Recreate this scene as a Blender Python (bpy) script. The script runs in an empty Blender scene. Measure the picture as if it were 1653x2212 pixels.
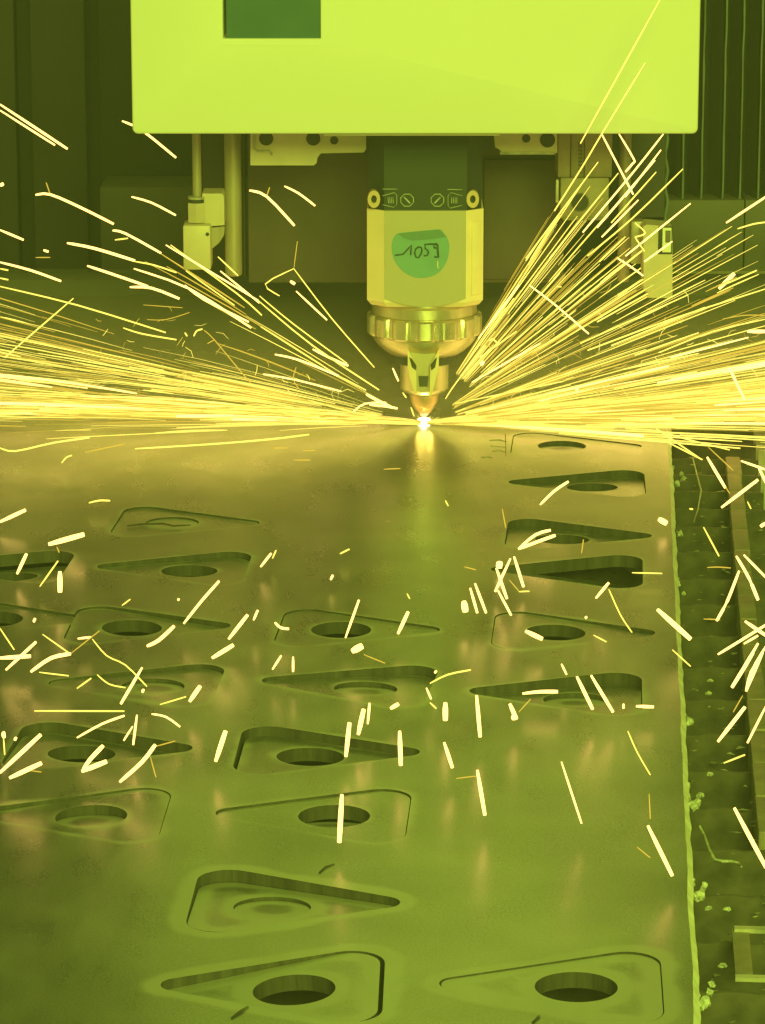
import bpy, bmesh, math, random
import numpy as np
from mathutils import Vector, Matrix, geometry, noise
R = math.radians
scn = bpy.context.scene
col = scn.collection
random.seed(7)
rng = np.random.default_rng(11)

# ------------------------------------------------------------------ camera
CAMX, CAMY, CAMZ = -0.0324, -2.63, 0.554
PITCH, FPX, IW, IH = R(13.35), 7456.0, 1653.0, 2212.0
cam = bpy.data.cameras.new('camera'); camo = bpy.data.objects.new('camera', cam); col.objects.link(camo)
camo.location = (CAMX, CAMY, CAMZ); camo.rotation_euler = (math.pi/2 - PITCH, 0, 0)
cam.sensor_fit = 'HORIZONTAL'; cam.sensor_width = 36; cam.lens = 36*FPX/IW
cam.clip_start = 0.02; cam.clip_end = 50
scn.camera = camo
# ------------------------------------------------------------------ world, lamps, exposure
W = bpy.data.worlds.new('World'); scn.world = W; W.use_nodes = True
bg = W.node_tree.nodes['Background']; bg.inputs[0].default_value = (0.80, 1.0, 0.10, 1); bg.inputs[1].default_value = 0.27
scn.view_settings.view_transform = 'Standard'; scn.view_settings.look = 'None'
scn.view_settings.exposure = 0; scn.view_settings.gamma = 1
try: scn.cycles.sample_clamp_indirect = 4.0
except Exception: pass

def lamp(name, kind, loc, power, color, size=0.1, aim=None):
    d = bpy.data.lights.new(name, kind); d.energy = power; d.color = color
    if kind == 'AREA': d.shape = 'RECTANGLE'; d.size = size; d.size_y = size*0.6
    else: d.shadow_soft_size = size
    o = bpy.data.objects.new(name, d); col.objects.link(o); o.location = loc
    if aim is not None: o.rotation_euler = (Vector(aim)-Vector(loc)).to_track_quat('-Z', 'Y').to_euler()
    return o
# the green-tinted room lamp behind the viewer, and the white-hot cut itself
lamp('room_lamp', 'AREA', (0.5, -3.4, 1.35), 114, (0.715, 1.0, 0.09), 1.5, (0, 0, 0.25))
lamp('cut_glow_lamp', 'POINT', (0, -0.004, 0.012), 0.18, (1.0, 0.70, 0.10), 0.006)

# ------------------------------------------------------------------ pixel -> place (only used to read positions off the photograph)
cp, sp = math.cos(PITCH), math.sin(PITCH)
def ray(px, py):
    x = (px-IW/2)/FPX; y = -(py-IH/2)/FPX
    return Vector((x, cp + y*sp, -sp + y*cp))
def P(px, py, Y):                       # on the upright plane at depth Y
    d = ray(px, py); t = (Y-CAMY)/d.y
    return Vector((CAMX + d.x*t, Y, CAMZ + d.z*t))
def G(px, py, z=0.0):                   # on the level plane at height z
    d = ray(px, py); t = (z-CAMZ)/d.z
    return Vector((CAMX + d.x*t, CAMY + d.y*t, z))
def zz(py, Y=0.0): return P(IW/2, py, Y).z
def xx(px, Y=0.0): return P(px, 900, Y).x

# ------------------------------------------------------------------ materials
def mat(name, colr, rough=0.5, metal=0.0, var=0.12, scale=30, bump=0.0, bscale=200, spec=0.5, emis=None, es=0, stretch=None):
    m = bpy.data.materials.new(name); m.use_nodes = True; nt = m.node_tree; N = nt.nodes; L = nt.links
    b = N['Principled BSDF']
    tc = N.new('ShaderNodeTexCoord'); mp = N.new('ShaderNodeMapping'); L.new(tc.outputs['Object'], mp.inputs[0])
    if stretch: mp.inputs['Scale'].default_value = stretch
    n = N.new('ShaderNodeTexNoise'); n.inputs['Scale'].default_value = scale; n.inputs['Detail'].default_value = 6
    L.new(mp.outputs[0], n.inputs['Vector'])
    rp = N.new('ShaderNodeValToRGB'); e = rp.color_ramp.elements
    e[0].position = 0.3; e[1].position = 0.7
    e[0].color = tuple(max(0, c*(1-var)) for c in colr)+(1,); e[1].color = tuple(min(1, c*(1+var)) for c in colr)+(1,)
    L.new(n.outputs['Fac'], rp.inputs[0]); L.new(rp.outputs[0], b.inputs['Base Color'])
    mr = N.new('ShaderNodeMapRange'); mr.inputs['To Min'].default_value = max(0.02, rough-0.08); mr.inputs['To Max'].default_value = min(1, rough+0.08)
    L.new(n.outputs['Fac'], mr.inputs['Value']); L.new(mr.outputs[0], b.inputs['Roughness'])
    b.inputs['Metallic'].default_value = metal; b.inputs['Specular IOR Level'].default_value = spec
    if bump:
        n2 = N.new('ShaderNodeTexNoise'); n2.inputs['Scale'].default_value = bscale; n2.inputs['Detail'].default_value = 3
        L.new(mp.outputs[0], n2.inputs['Vector'])
        bp = N.new('ShaderNodeBump'); bp.inputs['Strength'].default_value = bump; bp.inputs['Distance'].default_value = 0.0006
        L.new(n2.outputs['Fac'], bp.inputs['Height']); L.new(bp.outputs[0], b.inputs['Normal'])
    if emis:
        b.inputs['Emission Color'].default_value = emis+(1,); b.inputs['Emission Strength'].default_value = es
    return m
def emat(name, colr, s, sample='NONE'):
    m = bpy.data.materials.new(name); m.use_nodes = True; nt = m.node_tree; nt.nodes.clear()
    e = nt.nodes.new('ShaderNodeEmission'); e.inputs[0].default_value = colr+(1,); e.inputs[1].default_value = s
    o = nt.nodes.new('ShaderNodeOutputMaterial'); nt.links.new(e.outputs[0], o.inputs[0])
    m.cycles.emission_sampling = sample
    return m
M = dict(
    cover=mat('cover_paint', (0.81, 0.80, 0.76), 0.55, 0, 0.03, 5, 0.05, 900),
    window=mat('dark_window', (0.035, 0.11, 0.14), 0.35, 0, 0.04, 40),
    cast=mat('cast_grey', (0.57, 0.49, 0.43), 0.5, 0.1, 0.06, 60, 0.1),
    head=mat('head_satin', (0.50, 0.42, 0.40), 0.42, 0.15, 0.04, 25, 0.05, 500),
    headside=mat('head_bevel_sparklit', (0.95, 0.76, 0.62), 0.5, 0.05, 0.05, 40, 0.05, 500),  # far paler than the front: spark light on the bevels put into the colour
    brass=mat('nut_metal', (0.74, 0.65, 0.56), 0.30, 0.8, 0.10, 60, 0.15, 300),
    copper=mat('copper_tip', (0.70, 0.46, 0.34), 0.35, 0.8, 0.2, 120, 0.2, 600),
    dark=mat('dark_anodised', (0.022, 0.031, 0.04), 0.55, 0, 0.15, 30),
    darker=mat('near_black', (0.035, 0.036, 0.04), 0.7, 0, 0.3, 40),
    wall=mat('enclosure_grey', (0.062, 0.058, 0.06), 0.7, 0, 0.15, 7, 0.15, 60),
    wall2=mat('enclosure_green', (0.050, 0.056, 0.058), 0.7, 0, 0.15, 9, 0.15, 60),
    lowp=mat('low_panel_grey', (0.135, 0.125, 0.12), 0.6, 0, 0.2, 14, 0.2, 80),
    plate=mat('carriage_plate', (0.085, 0.074, 0.07), 0.55, 0.1, 0.22, 14, 0.3, 150),
    rod=mat('rod_steel', (0.33, 0.28, 0.24), 0.38, 0.2, 0.3, 50, 0.3, 120, stretch=(1, 1, 0.15)),
    guide=mat('guide_olive', (0.30, 0.25, 0.21), 0.5, 0.1, 0.15, 60, 0.2, 200),
    bell=mat('bellows_rubber', (0.07, 0.08, 0.085), 0.6, 0, 0.15, 40),
    belledge=mat('bellows_edge', (0.16, 0.20, 0.22), 0.5, 0, 0.3, 90, stretch=(1, 1, 0.2)),
    tray=mat('scrap_tray', (0.085, 0.075, 0.065), 0.9, 0, 0.5, 25, 0.6, 60),
    slat=mat('slat_steel', (0.09, 0.08, 0.07), 0.75, 0.2, 0.5, 60, 0.6, 150),
    slatlit=mat('lit_slat_pale_metal', (0.42, 0.40, 0.38), 0.5, 0.3, 0.3, 90),  # pale metal; on the slat ends its paleness is painted light
    rail=mat('rail_steel', (0.22, 0.19, 0.16), 0.6, 0.3, 0.25, 50, 0.5, 150),
    dross=mat('dross_oxide', (0.40, 0.42, 0.38), 0.6, 0.2, 0.35, 300, 0.6, 900),
    icon=mat('icon_print', (0.5, 0.52, 0.52), 0.6, 0, 0.05),
    sticker=mat('sticker_green', (0.17, 0.36, 0.42), 0.45, 0, 0.07, 90),
    stickerd=mat('sticker_fold', (0.12, 0.24, 0.26), 0.45, 0, 0.07, 90),
    ink=mat('marker_ink', (0.04, 0.07, 0.10), 0.5, 0, 0.1),
    ringmetal=mat('screw_ring', (0.62, 0.42, 0.34), 0.4, 0.2, 0.05),
)
M['spark'] = emat('spark_hot', (1.0, 0.60, 0.155), 3.4, 'AUTO')
M['spark2'] = emat('spark_yellow', (1.0, 0.80, 0.12), 1.8, 'AUTO')
M['spark3'] = emat('spark_cool', (1.0, 0.68, 0.07), 0.9, 'AUTO')
M['core'] = emat('cut_core', (1.0, 0.82, 0.45), 12.0, 'NONE')

def steel(name, inst):
    m = bpy.data.materials.new(name); m.use_nodes = True; nt = m.node_tree; N = nt.nodes; L = nt.links
    b = N['Principled BSDF']
    geo = N.new('ShaderNodeNewGeometry')
    def noi(sc, det=5, stretch=(1, 1, 1), off=0):
        mp = N.new('ShaderNodeMapping'); mp.inputs['Scale'].default_value = stretch; mp.inputs['Location'].default_value = (off, off*2, 0)
        n = N.new('ShaderNodeTexNoise'); n.inputs['Scale'].default_value = sc; n.inputs['Detail'].default_value = det; n.inputs['Roughness'].default_value = 0.55
        L.new(geo.outputs['Position'], mp.inputs[0]); L.new(mp.outputs[0], n.inputs['Vector']); return n
    def math_(op, a, c=None, clamp=False):
        n = N.new('ShaderNodeMath'); n.operation = op; n.use_clamp = clamp
        for i, v in enumerate((a, c)):
            if v is None: continue
            if isinstance(v, (int, float)): n.inputs[i].default_value = v
            else: L.new(v, n.inputs[i])
        return n.outputs[0]
    at = N.new('ShaderNodeAttribute'); at.attribute_name = 'cut_near'
    n1 = noi(9, 2); n2 = noi(45, 5, (1, 0.35, 1), 3); n3 = noi(500, 2); n4 = noi(22, 3, (1, 1, 1), 9)
    # bare band beside each cut, with an uneven outline of its own
    h = math_('ADD', at.outputs['Fac'], math_('MULTIPLY', math_('SUBTRACT', n4.outputs['Fac'], 0.5), 0.55))
    mr = N.new('ShaderNodeMapRange'); mr.interpolation_type = 'SMOOTHSTEP'
    mr.inputs['From Min'].default_value = 0.58; mr.inputs['From Max'].default_value = 0.80; L.new(h, mr.inputs['Value'])
    heat = mr.outputs[0]
    rp = N.new('ShaderNodeValToRGB'); e = rp.color_ramp.elements
    e[0].position = 0.37; e[0].color = (0.185, 0.195, 0.165, 1); e[1].position = 0.63; e[1].color = (0.41, 0.425, 0.37, 1)
    n5 = noi(900, 3)
    mixn = math_('ADD', math_('ADD', math_('MULTIPLY', n1.outputs['Fac'], 0.40), math_('MULTIPLY', n2.outputs['Fac'], 0.26)), math_('MULTIPLY', n5.outputs['Fac'], 0.34))
    L.new(mixn, rp.inputs[0])
    mx = N.new('ShaderNodeMix'); mx.data_type = 'RGBA'
    L.new(heat, mx.inputs['Factor']); L.new(rp.outputs[0], mx.inputs['A']); mx.inputs['B'].default_value = (0.47, 0.49, 0.42, 1)
    L.new(mx.outputs['Result'], b.inputs['Base Color'])
    r1 = math_('ADD', math_('MULTIPLY', n2.outputs['Fac'], 0.26), 0.17)
    r = math_('ADD', r1, math_('MULTIPLY', heat, 0.14), True)
    L.new(r, b.inputs['Roughness'])
    L.new(math_('SUBTRACT', 0.82, math_('MULTIPLY', heat, 0.10)), b.inputs['Metallic'])
    bp = N.new('ShaderNodeBump'); bp.inputs['Strength'].default_value = 1.0; bp.inputs['Distance'].default_value = 0.0009
    L.new(n1.outputs['Fac'], bp.inputs['Height'])
    bp2 = N.new('ShaderNodeBump'); bp2.inputs['Strength'].default_value = 0.25; bp2.inputs['Distance'].default_value = 0.0001
    L.new(n3.outputs['Fac'], bp2.inputs['Height']); L.new(bp.outputs[0], bp2.inputs['Normal'])
    L.new(bp2.outputs[0], b.inputs['Normal'])
    return m
M['steel'] = steel('sheet_steel', False)
M['cutwall'] = mat('cut_wall_oxide', (0.055, 0.05, 0.045), 0.7, 0.1, 0.4, 200, 0.5, 900, stretch=(1, 1, 0.1))
M['edge'] = mat('sheared_edge', (0.78, 0.78, 0.68), 0.5, 0.1, 0.2, 120, 0.5, 300)

# ------------------------------------------------------------------ mesh helpers
def link(name, me, m=None, parent=None, mats=None):
    o = bpy.data.objects.new(name, me); col.objects.link(o)
    if m is not None and len(me.materials) == 0: me.materials.append(m)
    if mats:
        for k in mats: me.materials.append(k)
    if parent: o.parent = parent
    return o
def fin(name, bm, m=None, parent=None, smooth=True, mats=None):
    bmesh.ops.recalc_face_normals(bm, faces=bm.faces)
    me = bpy.data.meshes.new(name)
    for f in bm.faces: f.smooth = smooth
    if smooth:
        for e in bm.edges:
            if len(e.link_faces) == 2 and e.calc_face_angle(0) > R(32): e.smooth = False
    bm.to_mesh(me); bm.free()
    return link(name, me, m, parent, mats)
def thing(name, label, cat, loc=(0, 0, 0), group=None):
    o = bpy.data.objects.new(name, None); col.objects.link(o); o.location = loc; o.empty_display_size = 0.02
    return tag(o, label, cat, group)
def tag(o, label, cat, group=None, kind=None):
    if label: o['label'] = label
    if cat: o['category'] = cat
    if group: o['group'] = group
    if kind: o['kind'] = kind
    return o
def bev(bm, w=0.001, seg=2):
    if w: 
        es = [e for e in bm.edges if len(e.link_faces) == 2 and e.calc_face_angle(0) > R(30)]
        bmesh.ops.bevel(bm, geom=es, offset=w, segments=seg, profile=0.5, affect='EDGES')
def box_bm(x0, x1, y0, y1, z0, z1, b=0.001, bm=None):
    n = bmesh.new()
    r = bmesh.ops.create_cube(n, size=1)
    for v in n.verts: v.co = Vector(((x0+x1)/2+v.co.x*(x1-x0), (y0+y1)/2+v.co.y*(y1-y0), (z0+z1)/2+v.co.z*(z1-z0)))
    bev(n, b)
    return n
def pbox(name, px0, py0, px1, py1, Y, dep, m, parent=None, b=0.001):      # box whose front face has this outline at depth Y
    a = P(px0, py0, Y); c = P(px1, py1, Y)
    o = fin(name, box_bm(a.x-(0), c.x, Y, Y+dep, c.z, a.z, b), m, parent)
    return o
def prism_bm(pts, y0, y1, b=0.0, bm=None):                                # (x,z) outline pushed along y
    n = bm or bmesh.new()
    f = [n.verts.new((x, y0, z)) for x, z in pts]; g = [n.verts.new((x, y1, z)) for x, z in pts]
    n.faces.new(f); n.faces.new(list(reversed(g)))
    k = len(pts)
    for i in range(k): n.faces.new((f[i], f[(i+1) % k], g[(i+1) % k], g[i]))
    if b: bev(n, b)
    return n
def ppoly(name, pix, Y, dep, m, parent=None, b=0.0008):
    pts = [(P(x, y, Y).x, P(x, y, Y).z) for x, y in pix]
    return fin(name, prism_bm(pts, Y, Y+dep, b), m, parent)
def lathe_bm(prof, n=48, rad=None, cx=0, cy=0):                           # prof [(r,z)]
    bm = bmesh.new(); rings = []
    for r, z in prof:
        ring = []
        for i in range(n):
            a = 2*math.pi*i/n; rr = r*(rad(a) if rad else 1)
            ring.append(bm.verts.new((cx+rr*math.cos(a), cy+rr*math.sin(a), z)))
        rings.append(ring)
    for a, b in zip(rings, rings[1:]):
        for i in range(n): bm.faces.new((a[i], a[(i+1) % n], b[(i+1) % n], b[i]))
    bm.faces.new(rings[0]); bm.faces.new(list(reversed(rings[-1])))
    return bm
def disc_y_bm(c, rx, rz, y0, y1, n=28, hole=0):                            # disc facing the front
    pts = [(c.x+rx*math.cos(2*math.pi*i/n), c.z+rz*math.sin(2*math.pi*i/n)) for i in range(n)]
    if not hole: return prism_bm(pts, y0, y1, 0.0003)
    bm = bmesh.new(); L_ = []
    for (s, y) in ((1, y0), (hole, y0), (hole, y1), (1, y1)):
        L_.append([bm.verts.new((c.x+(x-c.x)*s, y, c.z+(z-c.z)*s)) for x, z in pts])
    for k in range(4):
        a, b = L_[k], L_[(k+1) % 4]
        for i in range(n): bm.faces.new((a[i], a[(i+1) % n], b[(i+1) % n], b[i]))
    return bm
def tube_arrays(pts, rads, n=5, base=0):
    V = []; F = []
    k = len(pts)
    for i, p in enumerate(pts):
        d = (pts[min(i+1, k-1)]-pts[max(i-1, 0)]).normalized()
        up = Vector((0, 0, 1)) if abs(d.z) < 0.9 else Vector((0, 1, 0))
        a = d.cross(up).normalized(); b = d.cross(a)
        for j in range(n):
            t = 2*math.pi*j/n; V.append(p + (a*math.cos(t)+b*math.sin(t))*rads[i])
    for i in range(k-1):
        for j in range(n):
            q = base+i*n; F.append((q+j, q+(j+1) % n, q+n+(j+1) % n, q+n+j))
    F.append(tuple(base+j for j in range(n))); F.append(tuple(base+(k-1)*n+j for j in reversed(range(n))))
    return V, F
def tube(name, pts, rads, m, parent=None, n=6):
    if not hasattr(rads, '__len__'): rads = [rads]*len(pts)
    V, F = tube_arrays([Vector(p) for p in pts], rads, n)
    me = bpy.data.meshes.new(name); me.from_pydata(V, [], F)
    for p in me.polygons: p.use_smooth = True
    return link(name, me, m, parent)
def rounded(poly, rads, seg=8):
    out = []; k = len(poly)
    for i in range(k):
        p = Vector(poly[i]); a = (Vector(poly[i-1])-p).normalized(); b = (Vector(poly[(i+1) % k])-p).normalized()
        ang = a.angle(b)/2; r = rads[i]; d = r/math.tan(ang); c = p + (a+b).normalized()*(r/math.sin(ang))
        s = (p+a*d)-c; e = (p+b*d)-c
        a0 = math.atan2(s.y, s.x); a1 = math.atan2(e.y, e.x); da = (a1-a0+math.pi) % (2*math.pi)-math.pi
        for j in range(seg+1):
            t = a0+da*j/seg; out.append((c.x+r*math.cos(t), c.y+r*math.sin(t)))
    return out
def densify(loop, step):
    out = []
    for i in range(len(loop)):
        a = Vector(loop[i]); b = Vector(loop[(i+1) % len(loop)]); k = max(1, int((b-a).length/step))
        for j in range(k): out.append(tuple(a.lerp(b, j/k)))
    return out

# ------------------------------------------------------------------ the sheet's own frame
U = ray(1370, -663); U.z = 0; U.normalize(); V_ = Vector((U.y, -U.x, 0))
E0 = G(1443, 950)
def to_st(p): d = p-E0; return (d.dot(V_)*1000, d.dot(U)*1000)            # mm: s right (0 at the edge), t away
def to_w(s, t, z=0): p = E0 + V_*(s/1000) + U*(t/1000); return Vector((p.x, p.y, z))
YAW = math.atan2(V_.y, V_.x)
TH = 8.0
SL = rounded([(-38, -52), (71, 0), (-38, 52)], [15, 8, 15], 9)           # the cut blank, mm, hole at the origin, tip to +x
HR = 18.3
# hole centre px, direction (+1 tip right), drops mm (tip, far, near), shift mm (right, away), rotation deg, disc drops (None or (far, near)), label
BL = [
 ('R1', 1214, 964, 1, (1.0, 0.6, 1.2), (0, 0), 0, (4, 1), 'farthest blank at right nearest the sparks, its disc still in the hole'),
 ('R2', 1280, 1046, -1, (5.5, 7.5, 0.2), (0, 0), 1, None, 'tilted blank pointing left, farthest at right with an empty round hole'),
 ('R3', 1215, 1157, 1, (6, 8, 0.5), (0, 0), 0, None, 'tilted blank pointing right, just behind the deep open cut-out at the right'),
 ('R4', 1262, 1236, -1, (1, 30, 16), (0, 1), 0, (9, 6), 'sunken blank fallen deep into the dark open cut-out at the right edge'),
 ('R5', 1200, 1366, 1, (3, 0.8, 0.3), (0, 0), 0, None, 'flat blank pointing right with a spark over its dark hole, before the deep cut-out'),
 ('R6', 1243, 1500, -1, (6.5, 9.5, 1), (0, 0), 0, (3, 1), 'tilted blank pointing left at the right edge with a heavy dark slot behind it'),
 ('R7', 1245, 2134, -1, (0.7, 0.8, 0.6), (0, 0), 1, None, 'blank lying flush at bottom right inside a pale ring, with a large dark round hole'),
 ('M1', 737, 1360, 1, (1.6, 1.2, 1.6), (0, 0), 0, None, 'flat blank pointing right in the middle column, farthest of that column'),
 ('M2', 790, 1482, -1, (2, 8, 0.3), (0, 0), -4, (3.2, 0.3), 'blank pointing left in mid column whose hole shows only a thin dark arc'),
 ('M3', 665, 1625, 1, (7, 7, 3), (1.2, 2.0), 2, None, 'tilted blank with dark outline at its left end, third in middle column'),
 ('M4', 722, 1764, -1, (1.2, 1.0, 0.6), (0, 0), 1, (9, 2), 'blank pointing left with a crescent hole under a long upright spark'),
 ('M5', 588, 1950, 1, (5, 8.5, 0.2), (0, 0), 2, (1.8, 0.2), 'large tilted blank pointing right near the bottom with a wide dark slot behind'),
 ('M6', 643, 2133, -1, (7, 0.3, 0.6), (-1.5, -0.5), 3, None, 'large blank pointing left at the bottom with an oval dark hole'),
 ('L0', 372, 1130, 1, (1, 1.4, 0.8), (0, 0), 0, (1.4, 0.2), 'faint thin outlined blank at the back of the left column'),
 ('L1', 409, 1229, -1, (3, 5.5, 1.2), (0, 0), 1, None, 'blank pointing left, second from the back in the left column'),
 ('L2', 285, 1353, 1, (5, 1.4, 1.6), (0, 0), 2, None, 'blank pointing right with a full dark round hole in the left column'),
 ('L3', 330, 1482, -1, (1, 3.5, 0.5), (0, 0), 0, (2.6, 0.2), 'blank under the star-shaped spark burst in the left column'),
 ('L4', 176, 1616, 1, (8, 8, 1.5), (0, 0), 0, None, 'blank under the bright spark cluster at the left with a dark rounded tip'),
 ('L5', 197, 1762, -1, (4, 0.4, 1.2), (0, 0), 2, (5.5, 0.3), 'nearest blank at the left, its hole showing a thick dark arc'),
 ('F1', 20, 1226, -1, (14, 14, 3), (0, 0), 0, None, 'sunken blank at the left picture edge with a pale curved rim'),
 ('F2', -15, 1337, 1, (2, 1, 1), (0, 0), 0, None, 'blank cut by the left picture edge showing half a dark hole'),
]
loops = []; info = []
for key, px, py, dr, drops, sh, rot, disc, lab in BL:
    s, t = to_st(G(px, py, -0.001)); a = R(rot)
    base = 0 if dr > 0 else math.pi
    ca, sa = math.cos(a+base), math.sin(a+base)
    lp = [(s + x*ca - y*sa, t + x*sa + y*ca) for x, y in SL]
    loops.append(densify(lp, 3.0)); info.append((s, t, a+base))

def inside(p, loop):
    x, y = p; c = False; n = len(loop); j = n-1
    for i in range(n):
        xi, yi = loop[i]; xj, yj = loop[j]
        if (yi > y) != (yj > y) and x < (xj-xi)*(y-yi)/(yj-yi)+xi: c = not c
        j = i
    return c
def dist_loops(pts, lps):
    """distance (mm) of many points to the nearest loop"""
    pts = np.asarray(pts); best = np.full(len(pts), 1e9)
    for lp in lps:
        a = np.asarray(lp); b = np.roll(a, -1, 0); d = b-a
        c = a.mean(0); rad = np.linalg.norm(a-c, axis=1).max()+45
        idx = np.where(np.linalg.norm(pts-c, axis=1) < rad)[0]
        if not len(idx): continue
        q = pts[idx][:, None, :]-a[None]
        u = np.clip((q*d).sum(2)/np.maximum((d*d).sum(1), 1e-9), 0, 1)
        dd = np.linalg.norm(q-u[..., None]*d[None], axis=2).min(1)
        best[idx] = np.minimum(best[idx], dd)
    return best

def sharpen(bm):
    for e in bm.edges:
        if len(e.link_faces) == 2 and e.calc_face_angle(0) > R(25): e.smooth = False
def sheet_mesh():
    S0, S1, T0, T1 = -640, 0, -1560, 150
    edge = []
    t = T0
    while t <= T1:
        edge.append((0.9*noise.noise(Vector((0, t*0.012, 3)))+0.35*noise.noise(Vector((0, t*0.06, 7))), t)); t += 6
    outer = edge + [(x, T1) for x in np.arange(-8, S0, -8)] + [(S0, y) for y in np.arange(T1, T0, -8)] + [(x, T0) for x in np.arange(S0, -7, 8)]
    lps = [outer]+loops
    pts = []; edges = []
    for lp in lps:
        b = len(pts); pts += lp; edges += [(b+i, b+(i+1) % len(lp)) for i in range(len(lp))]
    gx, gy = np.meshgrid(np.arange(S0+8, S1-4, 7.5), np.arange(T0+8, T1-4, 7.5))
    g = np.stack([gx.ravel(), gy.ravel()], 1) + rng.uniform(-1.2, 1.2, (gx.size, 2))
    g = g[dist_loops(g, loops) > 3.5]
    nb = len(pts); pts += [tuple(p) for p in g]
    v2, e2, f2, ov, oe, of = geometry.delaunay_2d_cdt([Vector(p) for p in pts], edges, [], 0, 1e-5)
    lpb = [(lp, min(p[0] for p in lp), max(p[0] for p in lp), min(p[1] for p in lp), max(p[1] for p in lp)) for lp in loops]
    keep = []
    for f in f2:
        c = ((v2[f[0]].x+v2[f[1]].x+v2[f[2]].x)/3, (v2[f[0]].y+v2[f[1]].y+v2[f[2]].y)/3)
        if any(a < c[0] < b and d < c[1] < e and inside(c, lp) for lp, a, b, d, e in lpb): continue
        if not inside(c, outer): continue
        keep.append(f)
    bm = bmesh.new()
    vs = []
    for p in v2:
        z = 0.5*noise.noise(Vector((p.x*0.006, p.y*0.006, 1)))
        vs.append(bm.verts.new(to_w(p.x, p.y, z/1000)))
    for f in keep:
        try: bm.faces.new([vs[i] for i in f])
        except ValueError: pass
    for v in [v for v in bm.verts if not v.link_faces]: bm.verts.remove(v)
    for f in bm.faces:
        f.normal_update()
        if f.normal.z < 0: f.normal_flip()
        f.smooth = True
    be = [e for e in bm.edges if len(e.link_faces) == 1]
    ret = bmesh.ops.extrude_edge_only(bm, edges=be)
    nv = [x for x in ret['geom'] if isinstance(x, bmesh.types.BMVert)]
    nf = [x for x in ret['geom'] if isinstance(x, bmesh.types.BMFace)]
    for v in nv:
        s, t = to_st(v.co); v.co.z -= TH/1000
        if s > -4:
            v.co += V_*(0.0030+0.0008*noise.noise(Vector((0, t*0.05, 0)))); v.co.z += 0.003
    for f in nf:
        s = sum(to_st(v.co)[0] for v in f.verts)/4
        f.material_index = 2 if s > -2 else 1
        f.smooth = False
    sharpen(bm)
    me = bpy.data.meshes.new('steel_sheet'); bm.to_mesh(me); bm.free()
    co = np.empty(len(me.vertices)*3); me.vertices.foreach_get('co', co); co = co.reshape(-1, 3)
    d = co-np.array(E0); st = np.stack([d@np.array(V_), d@np.array(U)], 1)*1000
    strong = [lp for lp, b in zip(loops, BL) if b[0] in ('M5', 'M6', 'R7')]; faint = [lp for lp, b in zip(loops, BL) if b[0] not in ('M5', 'M6', 'R7')]
    h = np.maximum(np.clip(1-dist_loops(st, strong)/26.0, 0, 1), 0.74*np.clip(1-dist_loops(st, faint)/26.0, 0, 1))
    a = me.attributes.new('cut_near', 'FLOAT', 'POINT'); a.data.foreach_set('value', h.astype(np.float32))
    return me
me = sheet_mesh()
sheet = link('steel_sheet', me, None, None, [M['steel'], M['cutwall'], M['edge']])
tag(sheet, 'large oiled steel sheet with rows of triangular cut-outs lying under the cutting head', 'metal sheet')

def plate_mesh(name, outer, hole, th, ring=1.0):
    pts = list(outer); ed = [(i, (i+1) % len(outer)) for i in range(len(outer))]
    lps = [outer]
    if hole:
        b = len(pts); pts += hole; ed += [(b+i, b+(i+1) % len(hole)) for i in range(len(hole))]; lps.append(hole)
    xs = [p[0] for p in outer]; ys = [p[1] for p in outer]
    gx, gy = np.meshgrid(np.arange(min(xs), max(xs), 6), np.arange(min(ys), max(ys), 6))
    g = np.stack([gx.ravel(), gy.ravel()], 1); g = g[dist_loops(g, lps) > 2.5]
    g = [tuple(p) for p in g if inside(p, outer) and not (hole and inside(p, hole))]
    pts += g
    v2, e2, f2, *_ = geometry.delaunay_2d_cdt([Vector(p) for p in pts], ed, [], 0, 1e-5)
    bm = bmesh.new(); vs = [bm.verts.new((p.x/1000, p.y/1000, 0)) for p in v2]
    for f in f2:
        c = (sum(v2[i].x for i in f)/3, sum(v2[i].y for i in f)/3)
        if not inside(c, outer) or (hole and inside(c, hole)): continue
        bm.faces.new([vs[i] for i in f])
    for v in [v for v in bm.verts if not v.link_faces]: bm.verts.remove(v)
    for f in bm.faces:
        f.normal_update()
        if f.normal.z < 0: f.normal_flip()
        f.smooth = True
    be = [e for e in bm.edges if len(e.link_faces) == 1]
    ret = bmesh.ops.extrude_edge_only(bm, edges=be)
    for v in [x for x in ret['geom'] if isinstance(x, bmesh.types.BMVert)]: v.co.z -= th/1000
    for f in [x for x in ret['geom'] if isinstance(x, bmesh.types.BMFace)]: f.material_index = 1; f.smooth = False
    sharpen(bm)
    me = bpy.data.meshes.new(name); bm.to_mesh(me); bm.free()
    co = np.empty(len(me.vertices)*3); me.vertices.foreach_get('co', co); co = co.reshape(-1, 3)[:, :2]*1000
    h = ring*np.clip(1-dist_loops(co, lps)/26.0, 0, 1)
    a = me.attributes.new('cut_near', 'FLOAT', 'POINT'); a.data.foreach_set('value', h.astype(np.float32))
    me.materials.append(M['steel']); me.materials.append(M['cutwall'])
    return me
cen = Vector((0, 0))
shr = [(x*0.986, y*0.980) for x, y in densify(SL, 3)]
circ = [(HR*math.cos(2*math.pi*i/48), HR*math.sin(2*math.pi*i/48)) for i in range(48)]
blank_me = plate_mesh('cut_blank', shr, circ, TH-0.5)
blank_faint = plate_mesh('cut_blank', shr, circ, TH-0.5, 0.72)
disc_me = plate_mesh('round_cutout', [(x*0.975, y*0.975) for x, y in circ], None, TH-0.5)
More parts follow.
